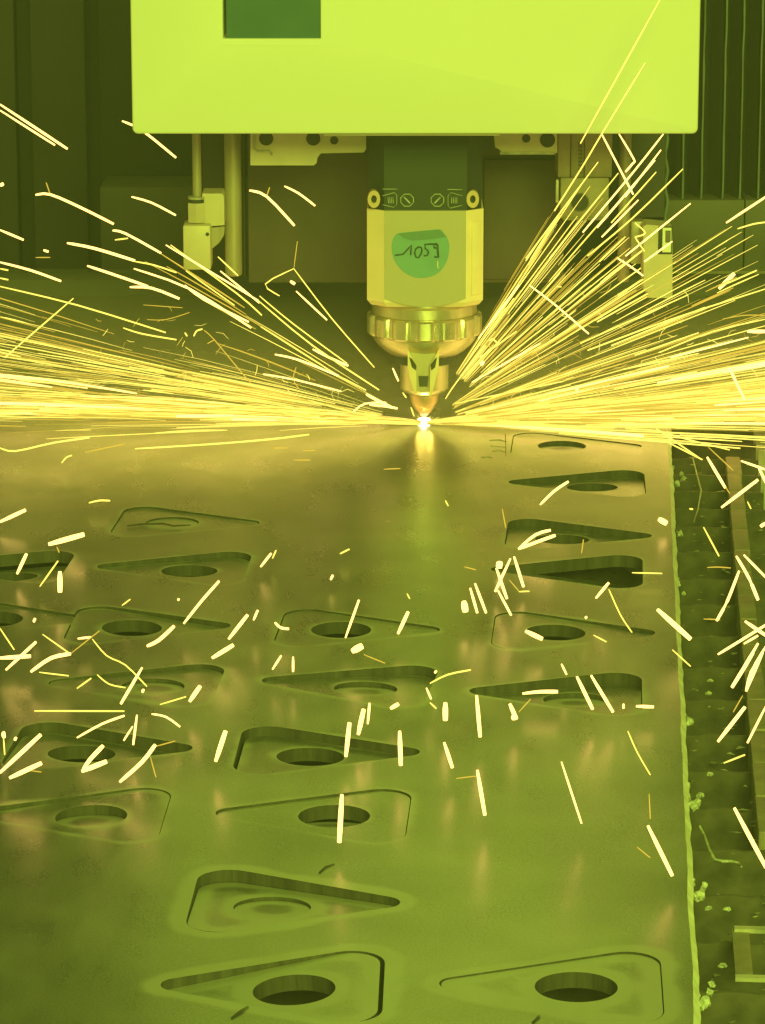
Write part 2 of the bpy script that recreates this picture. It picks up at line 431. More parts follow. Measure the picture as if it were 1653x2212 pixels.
ROUND_LABEL = {
 'R1': 'round disc left in the far right blank nearest the sparks', 'R4': 'round disc deep inside the open dark cut-out at the right edge',
 'R6': 'round disc left in the tilted blank below the two slanting sparks at right', 'M2': 'round disc in the mid-column blank showing a thin dark arc above it',
 'M4': 'sunken round disc below the long upright spark, under a thick crescent', 'M5': 'round disc in the large tilted blank near the bottom, with a small pale spot',
 'L0': 'round disc in the faint back-left blank', 'L3': 'round disc beside the star-shaped spark burst', 'L5': 'sunken round disc at lower left under a thick dark arc'}
for (key, px, py, dr, drops, sh, rot, disc, lab), (s, t, ang) in zip(BL, info):
    tip, far, near = [q*0.72 for q in drops]
    # plane through the three dropped corners (sheet frame, mm)
    ca, sa = math.cos(ang), math.sin(ang)
    def loc(x, y): return (s+x*ca-y*sa, t+x*sa+y*ca)
    pc = [loc(60, 0), loc(-30, 42), loc(-30, -42)]
    if pc[1][1] < pc[2][1]: pc[1], pc[2] = pc[2], pc[1]
    A = np.array([[q[0], q[1], 1] for q in pc]); zc = np.linalg.solve(A, -np.array([tip, far, near], float))
    gs, gt = zc[0], zc[1]; z0 = gs*s+gt*t+zc[2]
    nrm = (Vector((0, 0, 1)) - V_*gs - U*gt).normalized()
    xd = V_*ca + U*sa; xd = (xd - nrm*xd.dot(nrm)).normalized(); yd = nrm.cross(xd)
    rotm = Matrix((xd, yd, nrm)).transposed().to_4x4()
    o = link('cut_blank', blank_me if key in ('M5', 'M6', 'R7') else blank_faint)
    o.matrix_world = Matrix.Translation(to_w(s+sh[0], t+sh[1], z0/1000-0.0001)) @ rotm
    tag(o, lab, 'metal blank', 'triangular blanks cut from the sheet')
    if disc:
        f_, n_ = disc
        k = (f_-n_)/(2*HR)
        n2 = (nrm - U*(-k)).normalized()
        x2 = (V_ - n2*V_.dot(n2)).normalized(); y2 = n2.cross(x2)
        c = link('round_cutout', disc_me)
        c.matrix_world = Matrix.Translation(to_w(s+sh[0], t+sh[1]-0.4, (z0-(f_+n_)/2)/1000)) @ Matrix((x2, y2, n2)).transposed().to_4x4()
        tag(c, ROUND_LABEL[key], 'metal disc', 'round discs left in the blanks')

for pix, r_, m_ in [([(1058, 951), (1080, 950), (1094, 954)], .0006, 'slatlit'), ([(1060, 963), (1092, 966)], .0005, 'slatlit'), ([(1064, 975), (1078, 972), (1091, 977)], .0006, 'slatlit'), ([(1040, 988), (1052, 986), (1064, 989)], .0006, 'slatlit'), ([(1092, 938), (1093, 985)], .0004, 'cutwall'),
        ([(690, 1886), (703, 1874), (722, 1867)], .0007, 'cutwall'), ([(536, 2176), (518, 2188), (500, 2200)], .0009, 'cutwall'), ([(1165, 2196), (1150, 2210)], .0009, 'cutwall'),
        ([(275, 1136), (310, 1132), (352, 1131), (375, 1136), (412, 1134)], .0007, 'cutwall')]:
    me_ = tube('spatter_mark', [G(x, y, 0.0002) for x, y in pix], [r_*0.7]+[r_]*(len(pix)-2)+[r_*0.5], M[m_], sheet, 6)
# dross hanging on the sheet's right edge
def blob(name, c, r, m, parent, sq=(1, 1, 1), seed=0):
    bm = bmesh.new(); bmesh.ops.create_icosphere(bm, subdivisions=2, radius=r)
    for v in bm.verts:
        k = 1+0.75*noise.noise(v.co/r*1.3+Vector((seed, 0, 0)))+0.35*noise.noise(v.co/r*3.1+Vector((seed, 5, 0)))
        v.co = Vector((v.co.x*k*sq[0], v.co.y*k*sq[1], v.co.z*k*sq[2]))+c
    return fin(name, bm, m, parent, False)
for i, (px, py, r) in enumerate([(1464, 1045, 3.2), (1472, 1024, 2.2), (1477, 1033, 2.4), (1469, 1153, 3), (1452, 1010, 2.4), (1453, 1130, 2.2), (1461, 1250, 2.6), (1466, 1262, 2), (1477, 1282, 1.6), (1489, 1559, 3.4), (1476, 1545, 2.2),
        (1484, 1700, 2.6), (1486, 1722, 2.4), (1499, 1741, 3.4), (1507, 1733, 2.6), (1513, 1718, 2.3), (1494, 1905, 2.6), (1497, 1935, 2.6), (1513, 1934, 3.4), (1522, 1915, 2.2), (1506, 1940, 2.2), (1506, 2150, 2.0), (1515, 2170, 3), (1524, 2167, 3.2), (1534, 2145, 2.2), (1537, 2128, 2)]):
    p = G(px, py, -0.006)
    blob('dross', p, r/1000*0.72, M['dross'], sheet, (1, 1, 1.1), i)

# ------------------------------------------------------------------ the bed under and beside the sheet
bm = box_bm(-1.4, 1.4, -2.3, 1.0, -0.30, -0.16, 0)
tray = fin('bed_floor', bm, M['tray'], None, False); tray['kind'] = 'structure'
bm = bmesh.new()
for i in range(5000):
    px, py = rng.uniform(-1.0, 0.7), rng.uniform(-1.7, 0.9); r = rng.uniform(0.001, 0.0045)
    a = rng.uniform(0, 6.28); c = Vector((px, py, -0.159))
    vs = [bm.verts.new(c+Vector((r*math.cos(a+k*2.1)*rng.uniform(.5, 1.6), r*math.sin(a+k*2.1), rng.uniform(0, .002)))) for k in range(3)]
    top = bm.verts.new(c+Vector((0, 0, r)))
    for k in range(3): bm.faces.new((vs[k], vs[(k+1) % 3], top))
sc_ = fin('scrap_crumbs', bm, M['slat'], None, False); tag(sc_, 'fine dark slag crumbs and cutting dust spread over the scrap tray', 'slag', kind='stuff')

SLY = [1116, 1169, 1227, 1282, 1349, 1416, 1485, 1559, 1637, 1717, 1805, 1902, 2002, 2108]
ZS = -0.022
sl0 = None
ts = [to_st(G(1585, y, ZS))[1] for y in SLY]
extra = [ts[0]+57*(k+1) for k in range(11)]
order = ['farthest', 'second farthest', 'third farthest', 'fourth farthest', 'fifth farthest', 'sixth farthest', 'seventh farthest', 'eighth farthest', 'sixth nearest', 'fifth nearest', 'fourth nearest', 'third nearest', 'second nearest', 'nearest']
EX = ['nearest the head', 'second beyond the head', 'third beyond the head', 'fourth beyond the head', 'fifth beyond the head', 'sixth beyond the head', 'seventh beyond the head', 'eighth beyond the head', 'third from the back wall', 'second from the back wall', 'closest to the back wall']
def slat_profile():
    pts = []; x = -640
    while x < 70:
        pts += [(x, -1.5), (x+8, -7+2*rng.random())] if x < -20 else [(x, -9+1.5*rng.random()), (x+8, -9+1.5*rng.random())]; x += 16
    return pts
bm = bmesh.new()
pr = slat_profile() + [(72, -9), (72, -45), (-640, -45)]
prism_bm([(x/1000, z/1000) for x, z in pr], -0.0012, 0.0012, 0, bm)
slat_o = fin('slat_blade', bm, M['slat'], None, False); slat_me = slat_o.data; bpy.data.objects.remove(slat_o)
cap_o = fin('slat_lit_end', box_bm(0.072, 0.104, -0.0016, 0.0016, -0.03, -0.0004, 0), M['slatlit'], None, False); cap_me = cap_o.data; bpy.data.objects.remove(cap_o)  # pale cap painted for the brightly lit end of the slat
for i, t in enumerate(list(reversed(ts))+extra):
    i_ = len(ts)-1-i if i < len(ts) else None
    lab = ('thin support slat in the gap right of the sheet, %s lit one' % order[i_]) if i_ is not None else 'dark support slat behind the spark stream, %s' % EX[i-len(ts)]
    r = thing('support_slat', lab, 'support slat', to_w(0, t, ZS), 'support slats across the cutting bed')
    r.rotation_euler.z = YAW
    link('slat_blade', slat_me, None, r); link('slat_lit_end', cap_me, None, r)

bm = bmesh.new()
for i in range(420):
    q = to_w(rng.uniform(6, 75), rng.uniform(-1300, 60), rng.uniform(-0.05, -0.022)); r = rng.uniform(0.0004, 0.0017)
    a = rng.uniform(0, 6.28); l_ = r*rng.uniform(1, 3.5)
    vs = [bm.verts.new(q+Vector((l_*math.cos(a+k*2.1), l_*math.sin(a+k*2.1)*rng.uniform(.3, 1), rng.uniform(0, r)))) for k in range(3)]
    top = bm.verts.new(q+Vector((0, 0, r)))
    for k in range(3): bm.faces.new((vs[k], vs[(k+1) % 3], top))
    bm.faces.new(vs)
dbm = mat('gap_debris', (0.20, 0.19, 0.17), 0.6, 0.2, 0.7, 120, 0.4, 400)
o = fin('gap_debris', bm, dbm, None, False); tag(o, 'fine dim metal flakes caught among the slats right of the sheet', 'debris', kind='stuff')

# right-hand rail made of short blocks
rail = thing('bed_rail', 'rough steel rail of short blocks running along the bed right of the slats', 'rail', to_w(104, -300, ZS))
a0 = to_st(G(1577, 1100, ZS)); a1 = to_st(G(1637, 1796, ZS))
nblk = 15; tt = 300.0
for i in range(nblk):
    t0 = a0[1]+180-i*((a0[1]+180-a1[1])/nblk); t1 = t0-((a0[1]+180-a1[1])/nblk)+1.5
    sx = a0[0]+(a1[0]-a0[0])*(a0[1]-t0)/(a0[1]-a1[1])
    w = 11+rng.uniform(-.6, .6); dz = rng.uniform(-0.6, 0.6)
    n = box_bm(sx/1000, (sx+w)/1000, t1/1000, t0/1000, -0.045, dz/1000, 0.0012)
    mw = Matrix.Translation(E0*1.0) @ Matrix.Rotation(YAW, 4, 'Z')
    for v in n.verts:
        q = E0 + V_*v.co.x + U*v.co.y; v.co = Vector((q.x, q.y, ZS+v.co.z)) - rail.location
    fin('rail_block', n, M['rail'], rail)
# outer bed frame on the far right
n = box_bm(0.135, 0.36, -1.5, 0.55, -0.06, -0.048, 0.001)
for v in n.verts: q = E0 + V_*v.co.x + U*v.co.y; v.co = Vector((q.x, q.y, v.co.z))
bf = fin('side_ledge', n, M['tray'], None); tag(bf, 'dark dusty ledge plate beyond the block rail at the right', 'ledge')
# bracket lower right
ZB = -0.03
br = thing('slat_holder', 'open pinkish steel holder box by the bottom right picture edge', 'bracket', G(1600, 2060, ZB))
def gbox(name, p0, p1, z0, z1, m, parent):
    n = box_bm(0, 1, 0, 1, z0, z1, 0)
    a = to_st(G(*p0, z1)); b = to_st(G(*p1, z1))
    for v in n.verts:
        s_ = a[0]+(b[0]-a[0])*v.co.x; t_ = a[1]+(b[1]-a[1])*v.co.y
        w = to_w(s_, t_, v.co.z); v.co = w-(parent.location if parent else Vector())
    return fin(name, n, m, parent, False)
gbox('web', (1589, 2104), (1618, 2008), -0.026, -0.022, M['rail'], br)
gbox('far_flange', (1587, 2007), (1720, 2003), -0.0225, -0.0205, M['slatlit'], br)
gbox('near_flange', (1589, 2112), (1720, 2108), -0.0225, -0.0205, M['slatlit'], br)

# loose bright chips and curled swarf in the gap
for i, (px, py, r, lab) in enumerate([(1531, 1962, 1.3, 'tiny bright metal chip in the gap'), (1561, 2086, 1.6, 'round bright metal bead low in the gap'), (1571, 1964, 1.4, 'pale flake beside the tiny bright chip low in the gap'),
        (1535, 1672, 1.5, 'small pale chip halfway down the gap'), (1531, 1498, 1.5, 'pale chip under the slanting sparks in the gap'), (1535, 1470, 1.3, 'small pale chip high in the gap')]):
    o = blob('metal_chip', G(px, py, -0.015), r/1000, M['dross'], None, (1.3, 1, .8), i+50); tag(o, lab+' right of the sheet', 'metal chip', 'metal chips in the gap')
def gtube(name, pix, z, r, m):
    return tube(name, [G(x, y, z) for x, y in pix], [r*(0.6+0.6*math.sin(math.pi*(i+0.5)/len(pix))) for i in range(len(pix))], m)
o = gtube('metal_curl', [(1512, 1785), (1522, 1805), (1532, 1835), (1545, 1858), (1562, 1861), (1582, 1861), (1596, 1865), (1602, 1872)], -0.018, 0.0008, M['dross'])
tag(o, 'thin curled strip of swarf in the gap beside the lower sheet edge', 'swarf')
o = gtube('metal_curl', [(1497, 990), (1505, 1022), (1515, 1060), (1508, 1100), (1500, 1125)], -0.018, 0.0006, M['dross'])
tag(o, 'faint thin swarf thread in the gap at the far end of the sheet edge', 'swarf')

# ------------------------------------------------------------------ background
bw = fin('back_wall', box_bm(-2.5, 2.5, 0.95, 1.0, -0.2, 2.2, 0), M['wall2'], None, False); bw['kind'] = 'structure'
for nm, r_, Y, m, lab in [
    ('enclosure_panel', (-120, -700, 44, 640), 0.80, 'wall', 'dark enclosure panel at the far left picture edge'),
    ('enclosure_panel', (47, -700, 193, 640), 0.795, 'wall', 'dark narrow enclosure panel, second from the left picture edge'),
    ('enclosure_panel', (197, -700, 530, 404), 0.82, 'wall2', 'dark green enclosure panel left of the bright cover')]:
    o = pbox(nm, *r_, Y, 0.03, M[m]); tag(o, lab, 'wall panel', 'enclosure wall panels')
o = pbox('lower_panel', 215, 404, 560, 602, 0.70, 0.08, M['lowp'], None, 0.002); tag(o, 'dim olive box panel behind the left fitting', 'machine panel')
lp_ = thing('lower_panel', 'olive box panel below the bellows at right', 'machine panel', P(1550, 590, 0.6))
for (a, b) in ((1440, 1609), (1611, 1760)):
    n = box_bm(P(a, 430, .6).x, P(b, 430, .6).x, 0.6, 0.68, P(0, 588, .6).z, P(0, 432, .6).z, 0.001)
    for v in n.verts: v.co -= lp_.location
    fin('panel_face', n, M['lowp'], lp_)
n = box_bm(P(1440, 0, .59).x, P(1760, 0, .59).x, 0.592, 0.6, P(0, 592, .59).z, P(0, 586, .59).z, 0)
for v in n.verts: v.co -= lp_.location
fin('bottom_lip', n, M['rail'], lp_, False)
# bellows
bl = thing('bellows', 'dark pleated rubber bellows hanging right of the bright cover', 'bellows', P(1570, 433, 0.6))
xs = [1440, 1485, 1526, 1573, 1611, 1651, 1690, 1730]
zt, zb = P(0, -700, .6).z, P(0, 433, .6).z
for a, b in zip(xs, xs[1:]):
    xa, xb = P(a, 0, .6).x, P(b, 0, .6).x
    bm = bmesh.new(); q = [(xa+.002, .62), (xa+(xb-xa)*.45, .65), (xb-.002, .612), (xb, .66), (xa, .67)]
    lo = [bm.verts.new((x, y, zb)) for x, y in q]; hi = [bm.verts.new((x, y, zt)) for x, y in q]
    bm.faces.new(lo); bm.faces.new(list(reversed(hi)))
    for i in range(5): bm.faces.new((lo[i], lo[(i+1) % 5], hi[(i+1) % 5], hi[i]))
    for v in bm.verts: v.co -= bl.location
    fin('pleat', bm, M['bell'], bl, False)
    pts = [Vector((xb+0.0008*noise.noise(Vector((xb*9, k*.7, 0))), .608, zb+(zt-zb)*k/24))-bl.location for k in range(25)]
    tube('pleat_edge', pts, [0.0011+0.0004*noise.noise(Vector((k*.9, xb*30, 2))) for k in range(25)], M['belledge'], bl, 6)
pts = [P(1440+3*math.sin(k*1.3), 284+k*14, 0.5) for k in range(15)]
o = tube('hanging_cable', pts, 0.0016, M['belledge']); tag(o, 'thin pale cable hanging at the left end of the bellows', 'cable')

# carriage plate behind the head
cpz = thing('carriage_plate', 'dark flat carriage plate hanging behind the cutting head', 'machine plate', P(870, 612, 0.12))
def pb(name, px0, py0, px1, py1, Y, dep, m, par, b=0.0008):
    o = pbox(name, px0, py0, px1, py1, Y, dep, m, None, b)
    o.data.transform(Matrix.Translation(-par.location)); o.parent = par; return o
def pp(name, pix, Y, dep, m, par, b=0.0006):
    o = ppoly(name, pix, Y, dep, m, None, b); o.data.transform(Matrix.Translation(-par.location)); o.parent = par; return o
def pd(name, px, py, r, Y, dep, m, par, hole=0, rz=None):
    c = P(px, py, Y); s = (P(px+1, py, Y).x-c.x)
    o = fin(name, disc_y_bm(c, r*s, (rz or r)*s, Y, Y+dep, 28, hole), m); o.data.transform(Matrix.Translation(-par.location)); o.parent = par; return o
pb('back_plate', 533, 180, 1218, 611, 0.12, 0.02, M['plate'], cpz, 0.001)
pb('side_strip', 524, 180, 531, 600, 0.118, 0.02, M['darker'], cpz, 0.0005)
pb('raised_panel', 1046, 345, 1205, 604, 0.116, 0.004, M['plate'], cpz, 0.001)
pb('cross_bar', 780, 240, 1062, 334, 0.05, 0.05, M['dark'], cpz, 0.001)
# lower dark beam behind
o = pbox('bed_beam', -150, 604, 1800, 640, 0.66, 0.05, M['wall'], None, 0.002); tag(o, 'dark cross beam low behind the head at the back of the bed', 'beam')

# cover
cv = thing('head_cover', 'large smooth yellow-green sheet metal cover above the cutting head', 'machine cover', P(896, 287, -0.12))
a = P(286, 286, -0.12); c = P(1508, 289, -0.12)
ztop = 0.80
wx0, wx1, wz0 = xx(491, -0.12), xx(696, -0.12), zz(83, -0.12)
def cover_face():
    r_ = 0.0042; outl = rounded([(a.x, c.z), (c.x, c.z), (c.x, ztop), (a.x, ztop)], [r_]*4, 6)
    bm = bmesh.new()
    win = [(wx0, wz0), (wx1, wz0), (wx1, wz0+0.13), (wx0, wz0+0.13)]
    pts = outl+win; n0 = len(outl)
    ed = [(i, (i+1) % n0) for i in range(n0)]+[(n0+i, n0+(i+1) % 4) for i in range(4)]
    v2, e2, f2, *_ = geometry.delaunay_2d_cdt([Vector((x*1000, y*1000)) for x, y in pts], ed, [], 0, 1e-4)
    w = [(x*1000, y*1000) for x, y in win]
    vs = [bm.verts.new((p.x/1000, -0.12, p.y/1000)) for p in v2]
    for f in f2:
        cc = (sum(v2[i].x for i in f)/3, sum(v2[i].y for i in f)/3)
        if inside(cc, w): continue
        bm.faces.new([vs[i] for i in f])
    ret = bmesh.ops.extrude_face_region(bm, geom=bm.faces[:])
    for v in [x for x in ret['geom'] if isinstance(x, bmesh.types.BMVert)]: v.co.y += 0.16
    bmesh.ops.recalc_face_normals(bm, faces=bm.faces)
    be = [e for e in bm.edges if len(e.link_faces) == 2 and e.calc_face_angle(0) > R(60) and abs(e.verts[0].co.y+0.12) < 1e-5 and abs(e.verts[1].co.y+0.12) < 1e-5]
    bmesh.ops.bevel(bm, geom=be, offset=0.0015, segments=3, profile=0.5, affect='EDGES')
    return bm
o = fin('shell', cover_face(), M['cover']); o.data.transform(Matrix.Translation(-cv.location)); o.parent = cv
pb('window_pane', 486, -250, 701, 90, -0.117, 0.003, M['window'], cv, 0)
# very shallow raised border around the window
for k, rr in enumerate([(478, -200, 480.5, 97), (480.5, 95, 714, 97.2), (714, -200, 716.5, 97)]):
    pb('border_ridge', *rr, -0.1203, 0.001, M['cover'], cv, 0)
pb('stain_lip', 700, 289, 1080, 293, -0.115, 0.05, M['cast'], cv, 0.0006)

# brackets under the cover
lb = thing('mount_bracket', 'stepped pale bracket with three dark holes under the left of the cover', 'bracket', P(660, 290, -0.03))
pp('bracket_plate', [(541, 240), (791, 240), (791, 322), (786, 329), (693, 331), (686, 340), (684, 352), (678, 357), (541, 357)], -0.03, 0.012, M['cast'], lb)
for x, y, r in ((575, 299, 15.5), (677, 299, 15.5), (722, 303, 9)):
    pd('hole_shade_disc', x, y, r, -0.0305, 0.002, M['darker'], lb); pd('recess_rim', x, y, r*1.15, -0.0308, 0.001, M['cast'], lb, 0.87)  # near-black disc on the face stands for the shade in the hole
tb = [P(x, y, -0.031)-lb.location for x, y in ((549, 290), (549, 320), (555, 326), (582, 326), (588, 334))]
tube('wire_loop', tb, 0.0009, M['slatlit'], lb)
rb = thing('mount_bracket', 'short pale bracket with two dark holes under the right of the cover', 'bracket', P(1130, 290, -0.02))
pp('bracket_plate', [(1062, 240), (1204, 240), (1204, 330), (1085, 330), (1078, 322), (1070, 318)], -0.02, 0.012, M['cast'], rb)
for x, y, r in ((1137, 299, 9), (1183, 302, 16.5)):
    pd('hole_shade_disc', x, y, r, -0.0205, 0.002, M['darker'], rb)  # shade of the holes painted as flat dark discs
pb('bright_lip', 1080, 328, 1200, 334, -0.021, 0.01, M['slatlit'], rb, 0.0005)
lg = thing('linear_guide', 'ribbed olive guide block with a dark bolt hole right of the head', 'guide block', P(1262, 470, 0.02))
pb('carriage_block', 1211, 384, 1315, 472, 0.020, 0.05, M['guide'], lg, 0.001)
pb('bottom_edge', 1216, 470, 1310, 476, 0.019, 0.05, M['rail'], lg, 0.0005)
for x0, x1 in ((1207, 1232), (1235, 1262), (1265, 1322)):
    pb('rail_rib', x0, 200, x1, 383, 0.022+0.002*(x0 == 1235), 0.04, M['guide'], lg, 0.001)
for k in range(9): pb('scale_mark', 1250, 308+k*8, 1258, 310+k*8, 0.0225, 0.0014, M['ink'], lg, 0)
pd('hole_shade_disc', 1253, 437, 18, 0.0195, 0.002, M['darker'], lg); pd('recess_rim', 1253, 437, 20.5, 0.0193, 0.001, M['lowp'], lg, 0.88)  # hole shade painted as a dark disc proud of the block
pb('bright_clip', 1201, 388, 1207, 438, 0.018, 0.004, M['slatlit'], lg, 0.0005)

def rodthing(px0, px1, py1, Y, label):
    x0, x1 = P(px0, py1, Y).x, P(px1, py1, Y).x; r = (x1-x0)/2; z = P(px0, py1, Y).z
    n = lathe_bm([(r*.8, z), (r, z+r*.2), (r, z+0.25)], 32, None, (x0+x1)/2, Y+r)
    o = fin('guide_rod', n, M['rod']); tag(o, label, 'rod', 'guide rods under the cover'); return o
rodthing(486, 523, 598, 0.0, 'thick worn steel rod hanging below the left of the cover')
rodthing(1334, 1361, 610, 0.06, 'brownish steel rod right of the ribbed guide block')

ft = thing('valve_fitting', 'pale square valve fitting on a thin stem left of the head', 'fitting', P(435, 582, -0.03))
sx0, sx1 = P(410, 0, -.02).x, P(430, 0, -.02).x
n = lathe_bm([((sx1-sx0)/2, P(0, 428, -.02).z), ((sx1-sx0)/2, P(0, 200, -.02).z)], 20, None, (sx0+sx1)/2, -0.015)
o = fin('stem', n, M['rod']); o.data.transform(Matrix.Translation(-ft.location)); o.parent = ft
x0, x1 = P(398, 0, -.03).x, P(437, 0, -.03).x
hexr = lambda a_: 1/math.cos(((a_+math.pi/6) % (math.pi/3))-math.pi/6)*0.93
for (r_, y0, y1, nm, mm) in ((1.0, 438, 480, 'hex_collar', 'cast'), (0.97, 425, 430, 'collar_ring', 'slatlit'), (0.9, 431, 438, 'seal', 'darker')):
    rr = (x1-x0)/2*r_
    n = lathe_bm([(rr, P(0, y1, -.02).z), (rr, P(0, y0, -.02).z)], 48, hexr if nm == 'hex_collar' else None, (x0+x1)/2, -0.018)
    o = fin(nm, n, M[mm]); o.data.transform(Matrix.Translation(-ft.location)); o.parent = ft
pp('side_block', [(437, 418), (480, 418), (484, 424), (485, 486), (437, 490)], -0.020, 0.03, M['cast'], ft, 0.001)
pp('gusset', [(455, 492), (485, 489), (484, 508), (474, 524), (455, 540)], -0.018, 0.02, M['rod'], ft, 0.0008)
pb('lower_block', 395, 487, 456, 583, -0.032, 0.03, M['cast'], ft, 0.0012)
pd('small_plug', 448, 506, 4, -0.0325, 0.001, M['dark'], ft)
sb = thing('sensor_block', 'pale square sensor block with a small white slot at right', 'sensor', P(1420, 642, -0.02))
pp('sensor_body', [(1390, 489), (1398, 485), (1453, 490), (1453, 644), (1400, 643), (1400, 630), (1391, 628)], -0.02, 0.03, M['cast'], sb, 0.0008)
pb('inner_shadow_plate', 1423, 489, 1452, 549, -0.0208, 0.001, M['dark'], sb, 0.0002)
pb('white_slot', 1432, 492, 1450, 545, -0.0215, 0.001, M['cover'], sb, 0.0002)
pb('slot_core', 1438, 498, 1449, 524, -0.022, 0.001, M['lowp'], sb, 0.0002)
pb('side_flange', 1364, 478, 1390, 570, 0.0, 0.02, M['rod'], sb, 0.0008)
o = pbox('cable_duct', 1366, 240, 1436, 470, 0.2, 0.05, M['wall2'], None, 0.001); tag(o, 'dark duct between the rods and the bellows', 'duct')
o = pbox('cable_duct', 436, 240, 484, 415, 0.15, 0.05, M['wall2'], None, 0.001); tag(o, 'dark duct behind the thin stem left of the head', 'duct')

# ------------------------------------------------------------------ the cutting head
hd = thing('laser_cutter', 'laser cutting head with satin body, scalloped nut and copper nozzle over the sheet', 'cutting head', (0, 0, 0))
s0 = 0.00036
def hx(px): return (px-916)*0.3535/1000
def octa(hw, fw, d, zlist, name, m, cut=0):
    bm = bmesh.new(); rings = []
    for z, k in zlist:
        q = [(-hw, -d*0.72), (-fw, -d), (fw, -d), (hw, -d*0.72), (hw, d*0.45), (fw, d), (-fw, d), (-hw, d*0.45)]
        rings.append([bm.verts.new((x*k, y*k, z)) for x, y in q])
    for r0, r1 in zip(rings, rings[1:]):
        for i in range(8): bm.faces.new((r0[i], r0[(i+1) % 8], r1[(i+1) % 8], r1[i]))
    bm.faces.new(rings[0]); bm.faces.new(list(reversed(rings[-1])))
    bev(bm, 0.0007)
    return fin(name, bm, m, hd)
hw, fw, dd = 0.0442, 0.0312, 0.044
yf = -dd
zbt = zz(455, yf)
octa(0.0425, 0.0312, 0.042, [(zbt-0.001, 1), (0.262, 1)], 'neck', M['dark'])
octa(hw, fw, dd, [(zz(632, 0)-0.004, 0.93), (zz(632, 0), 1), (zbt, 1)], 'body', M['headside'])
# front plate with a curved lower edge
fr = [(-fw+.0004, zbt+.0002), (fw-.0004, zbt+.0002)]
zc_, zs_ = zz(662, yf), zz(644, yf)
for k in range(15):
    u = 1-2*k/14; fr.append(((fw-.0004)*u, zs_-(zs_-zc_)*(1-u*u)))
fin('front_plate', prism_bm(fr, yf-0.0016, yf+0.012, 0.0004), M['head'], hd)
# raised access panel on the right bevel
n = box_bm(-0.0052, 0.0052, -0.0012, 0.0008, zz(632, -.03), zz(474, -.03), 0.0004)
ax = math.atan2(dd*0.28, hw-fw)
for v in n.verts: v.co = Matrix.Rotation(ax, 4, 'Z') @ v.co + Vector(((hw+fw)/2+0.0010, -dd*0.86, 0))
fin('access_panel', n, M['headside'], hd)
for px in (808, 1021):
    c = P(px, 427, yf*0.8); s_ = 0.00035
    fin('screw_ring', disc_y_bm(c, 13.5*s_, 19*s_, yf*0.8-0.008, yf*0.8+0.006, 28, 0.45), M['ringmetal'], hd)
    fin('screw_socket', disc_y_bm(c, 7*s_, 10*s_, yf*0.8-0.004, yf*0.8+0.006, 20), M['darker'], hd)
# lathe parts
def lp(name, prof, m, rad=None, n=64): return fin(name, lathe_bm([(r/1000, zz(y)) for r, y in prof], n, rad), m, hd)
lp('shoulder_ring', [(34, 690), (39, 676), (40.5, 672), (40.5, 652), (39.5, 648), (40, 646), (40, 636)], M['brass'])
def scal(a):
    k = (a*14/(2*math.pi)) % 1; u = abs(k-0.5)*2
    return 1.0 if u < 0.62 else 1.0-0.055*min(1, (u-0.62)/0.16)
lp('clamp_nut', [(38, 721), (43.2, 718), (44.6, 714), (44.6, 678), (43.4, 674), (39, 673)], M['brass'], scal, 168)
lp('dome', [(24, 763), (27, 761), (31.5, 753), (36, 742), (39.5, 730), (40.6, 719)], M['brass'])
lp('lower_ring', [(22, 781), (24.5, 779), (25, 763)], M['dark'])
lp('nozzle_holder', [(12, 849), (16.5, 843), (18.8, 836), (18.8, 783)], M['brass'])
lp('nozzle_tip', [(1.6, 897), (3.2, 896), (7.5, 882), (10.5, 868), (11.5, 850)], M['copper'])
for i in range(14):
    a_ = 2*math.pi*(i+0.5)/14
# claw in front of the nozzle holder
yc = -0.034
pp_ = lambda pts: [(hx(x)*(1), zz(y, yc)) for x, y in pts]
fin('guard_plate', prism_bm(pp_([(882, 752), (943, 752), (936, 775), (929, 800), (927, 846), (897, 846), (896, 800), (888, 775)]), yc, yc+0.012, 0.0005), M['cast'], hd)
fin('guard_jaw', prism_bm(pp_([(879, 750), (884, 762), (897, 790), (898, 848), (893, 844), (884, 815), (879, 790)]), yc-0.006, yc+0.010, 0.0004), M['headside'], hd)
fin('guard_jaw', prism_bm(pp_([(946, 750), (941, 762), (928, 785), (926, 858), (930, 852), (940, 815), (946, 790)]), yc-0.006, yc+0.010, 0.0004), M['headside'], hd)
fin('guard_recess', prism_bm(pp_([(882, 768), (888, 772), (898, 787), (897, 797), (888, 790)]), yc-0.0065, yc-0.0055), M['darker'], hd)
fin('guard_recess', prism_bm(pp_([(942, 768), (937, 772), (928, 785), (930, 797), (938, 790)]), yc-0.0065, yc-0.0055), M['darker'], hd)
fin('sensor_window', prism_bm(pp_([(902, 812), (924, 812), (922, 835), (904, 835)]), yc-0.0005, yc+0.001), M['dark'], hd)
# sticker with handwriting
ys = yf-0.0016
def SP(x, y): return P(733.4*0+(840/1.0635)+x/(1653/270)/1.0635, (480/1.0635)+y/(1653/270)/1.0635, ys)   # from the enlarged view
st = [(470, 338), (750, 310), (1040, 285), (1090, 325), (1140, 385), (1172, 470), (1180, 560), (1160, 680), (1110, 800), (1030, 890), (930, 945), (800, 968), (680, 955), (570, 905), (470, 815), (405, 710), (372, 600), (372, 480), (405, 390)]
def spline(pts, k=4):
    out = []; n = len(pts)
    for i in range(n):
        p0, p1, p2, p3 = [Vector(pts[(i+j-1) % n]) for j in range(4)]
        for q in range(k):
            t = q/k; out.append(tuple(0.5*((2*p1)+(p2-p0)*t+(2*p0-5*p1+4*p2-p3)*t*t+(3*p1-p0-3*p2+p3)*t**3)))
    return out
so = [(SP(x, y).x, SP(x, y).z) for x, y in spline(st)]
stk = fin('sticker', prism_bm(so, ys-0.0005, ys+0.0001), M['sticker'], hd, False)
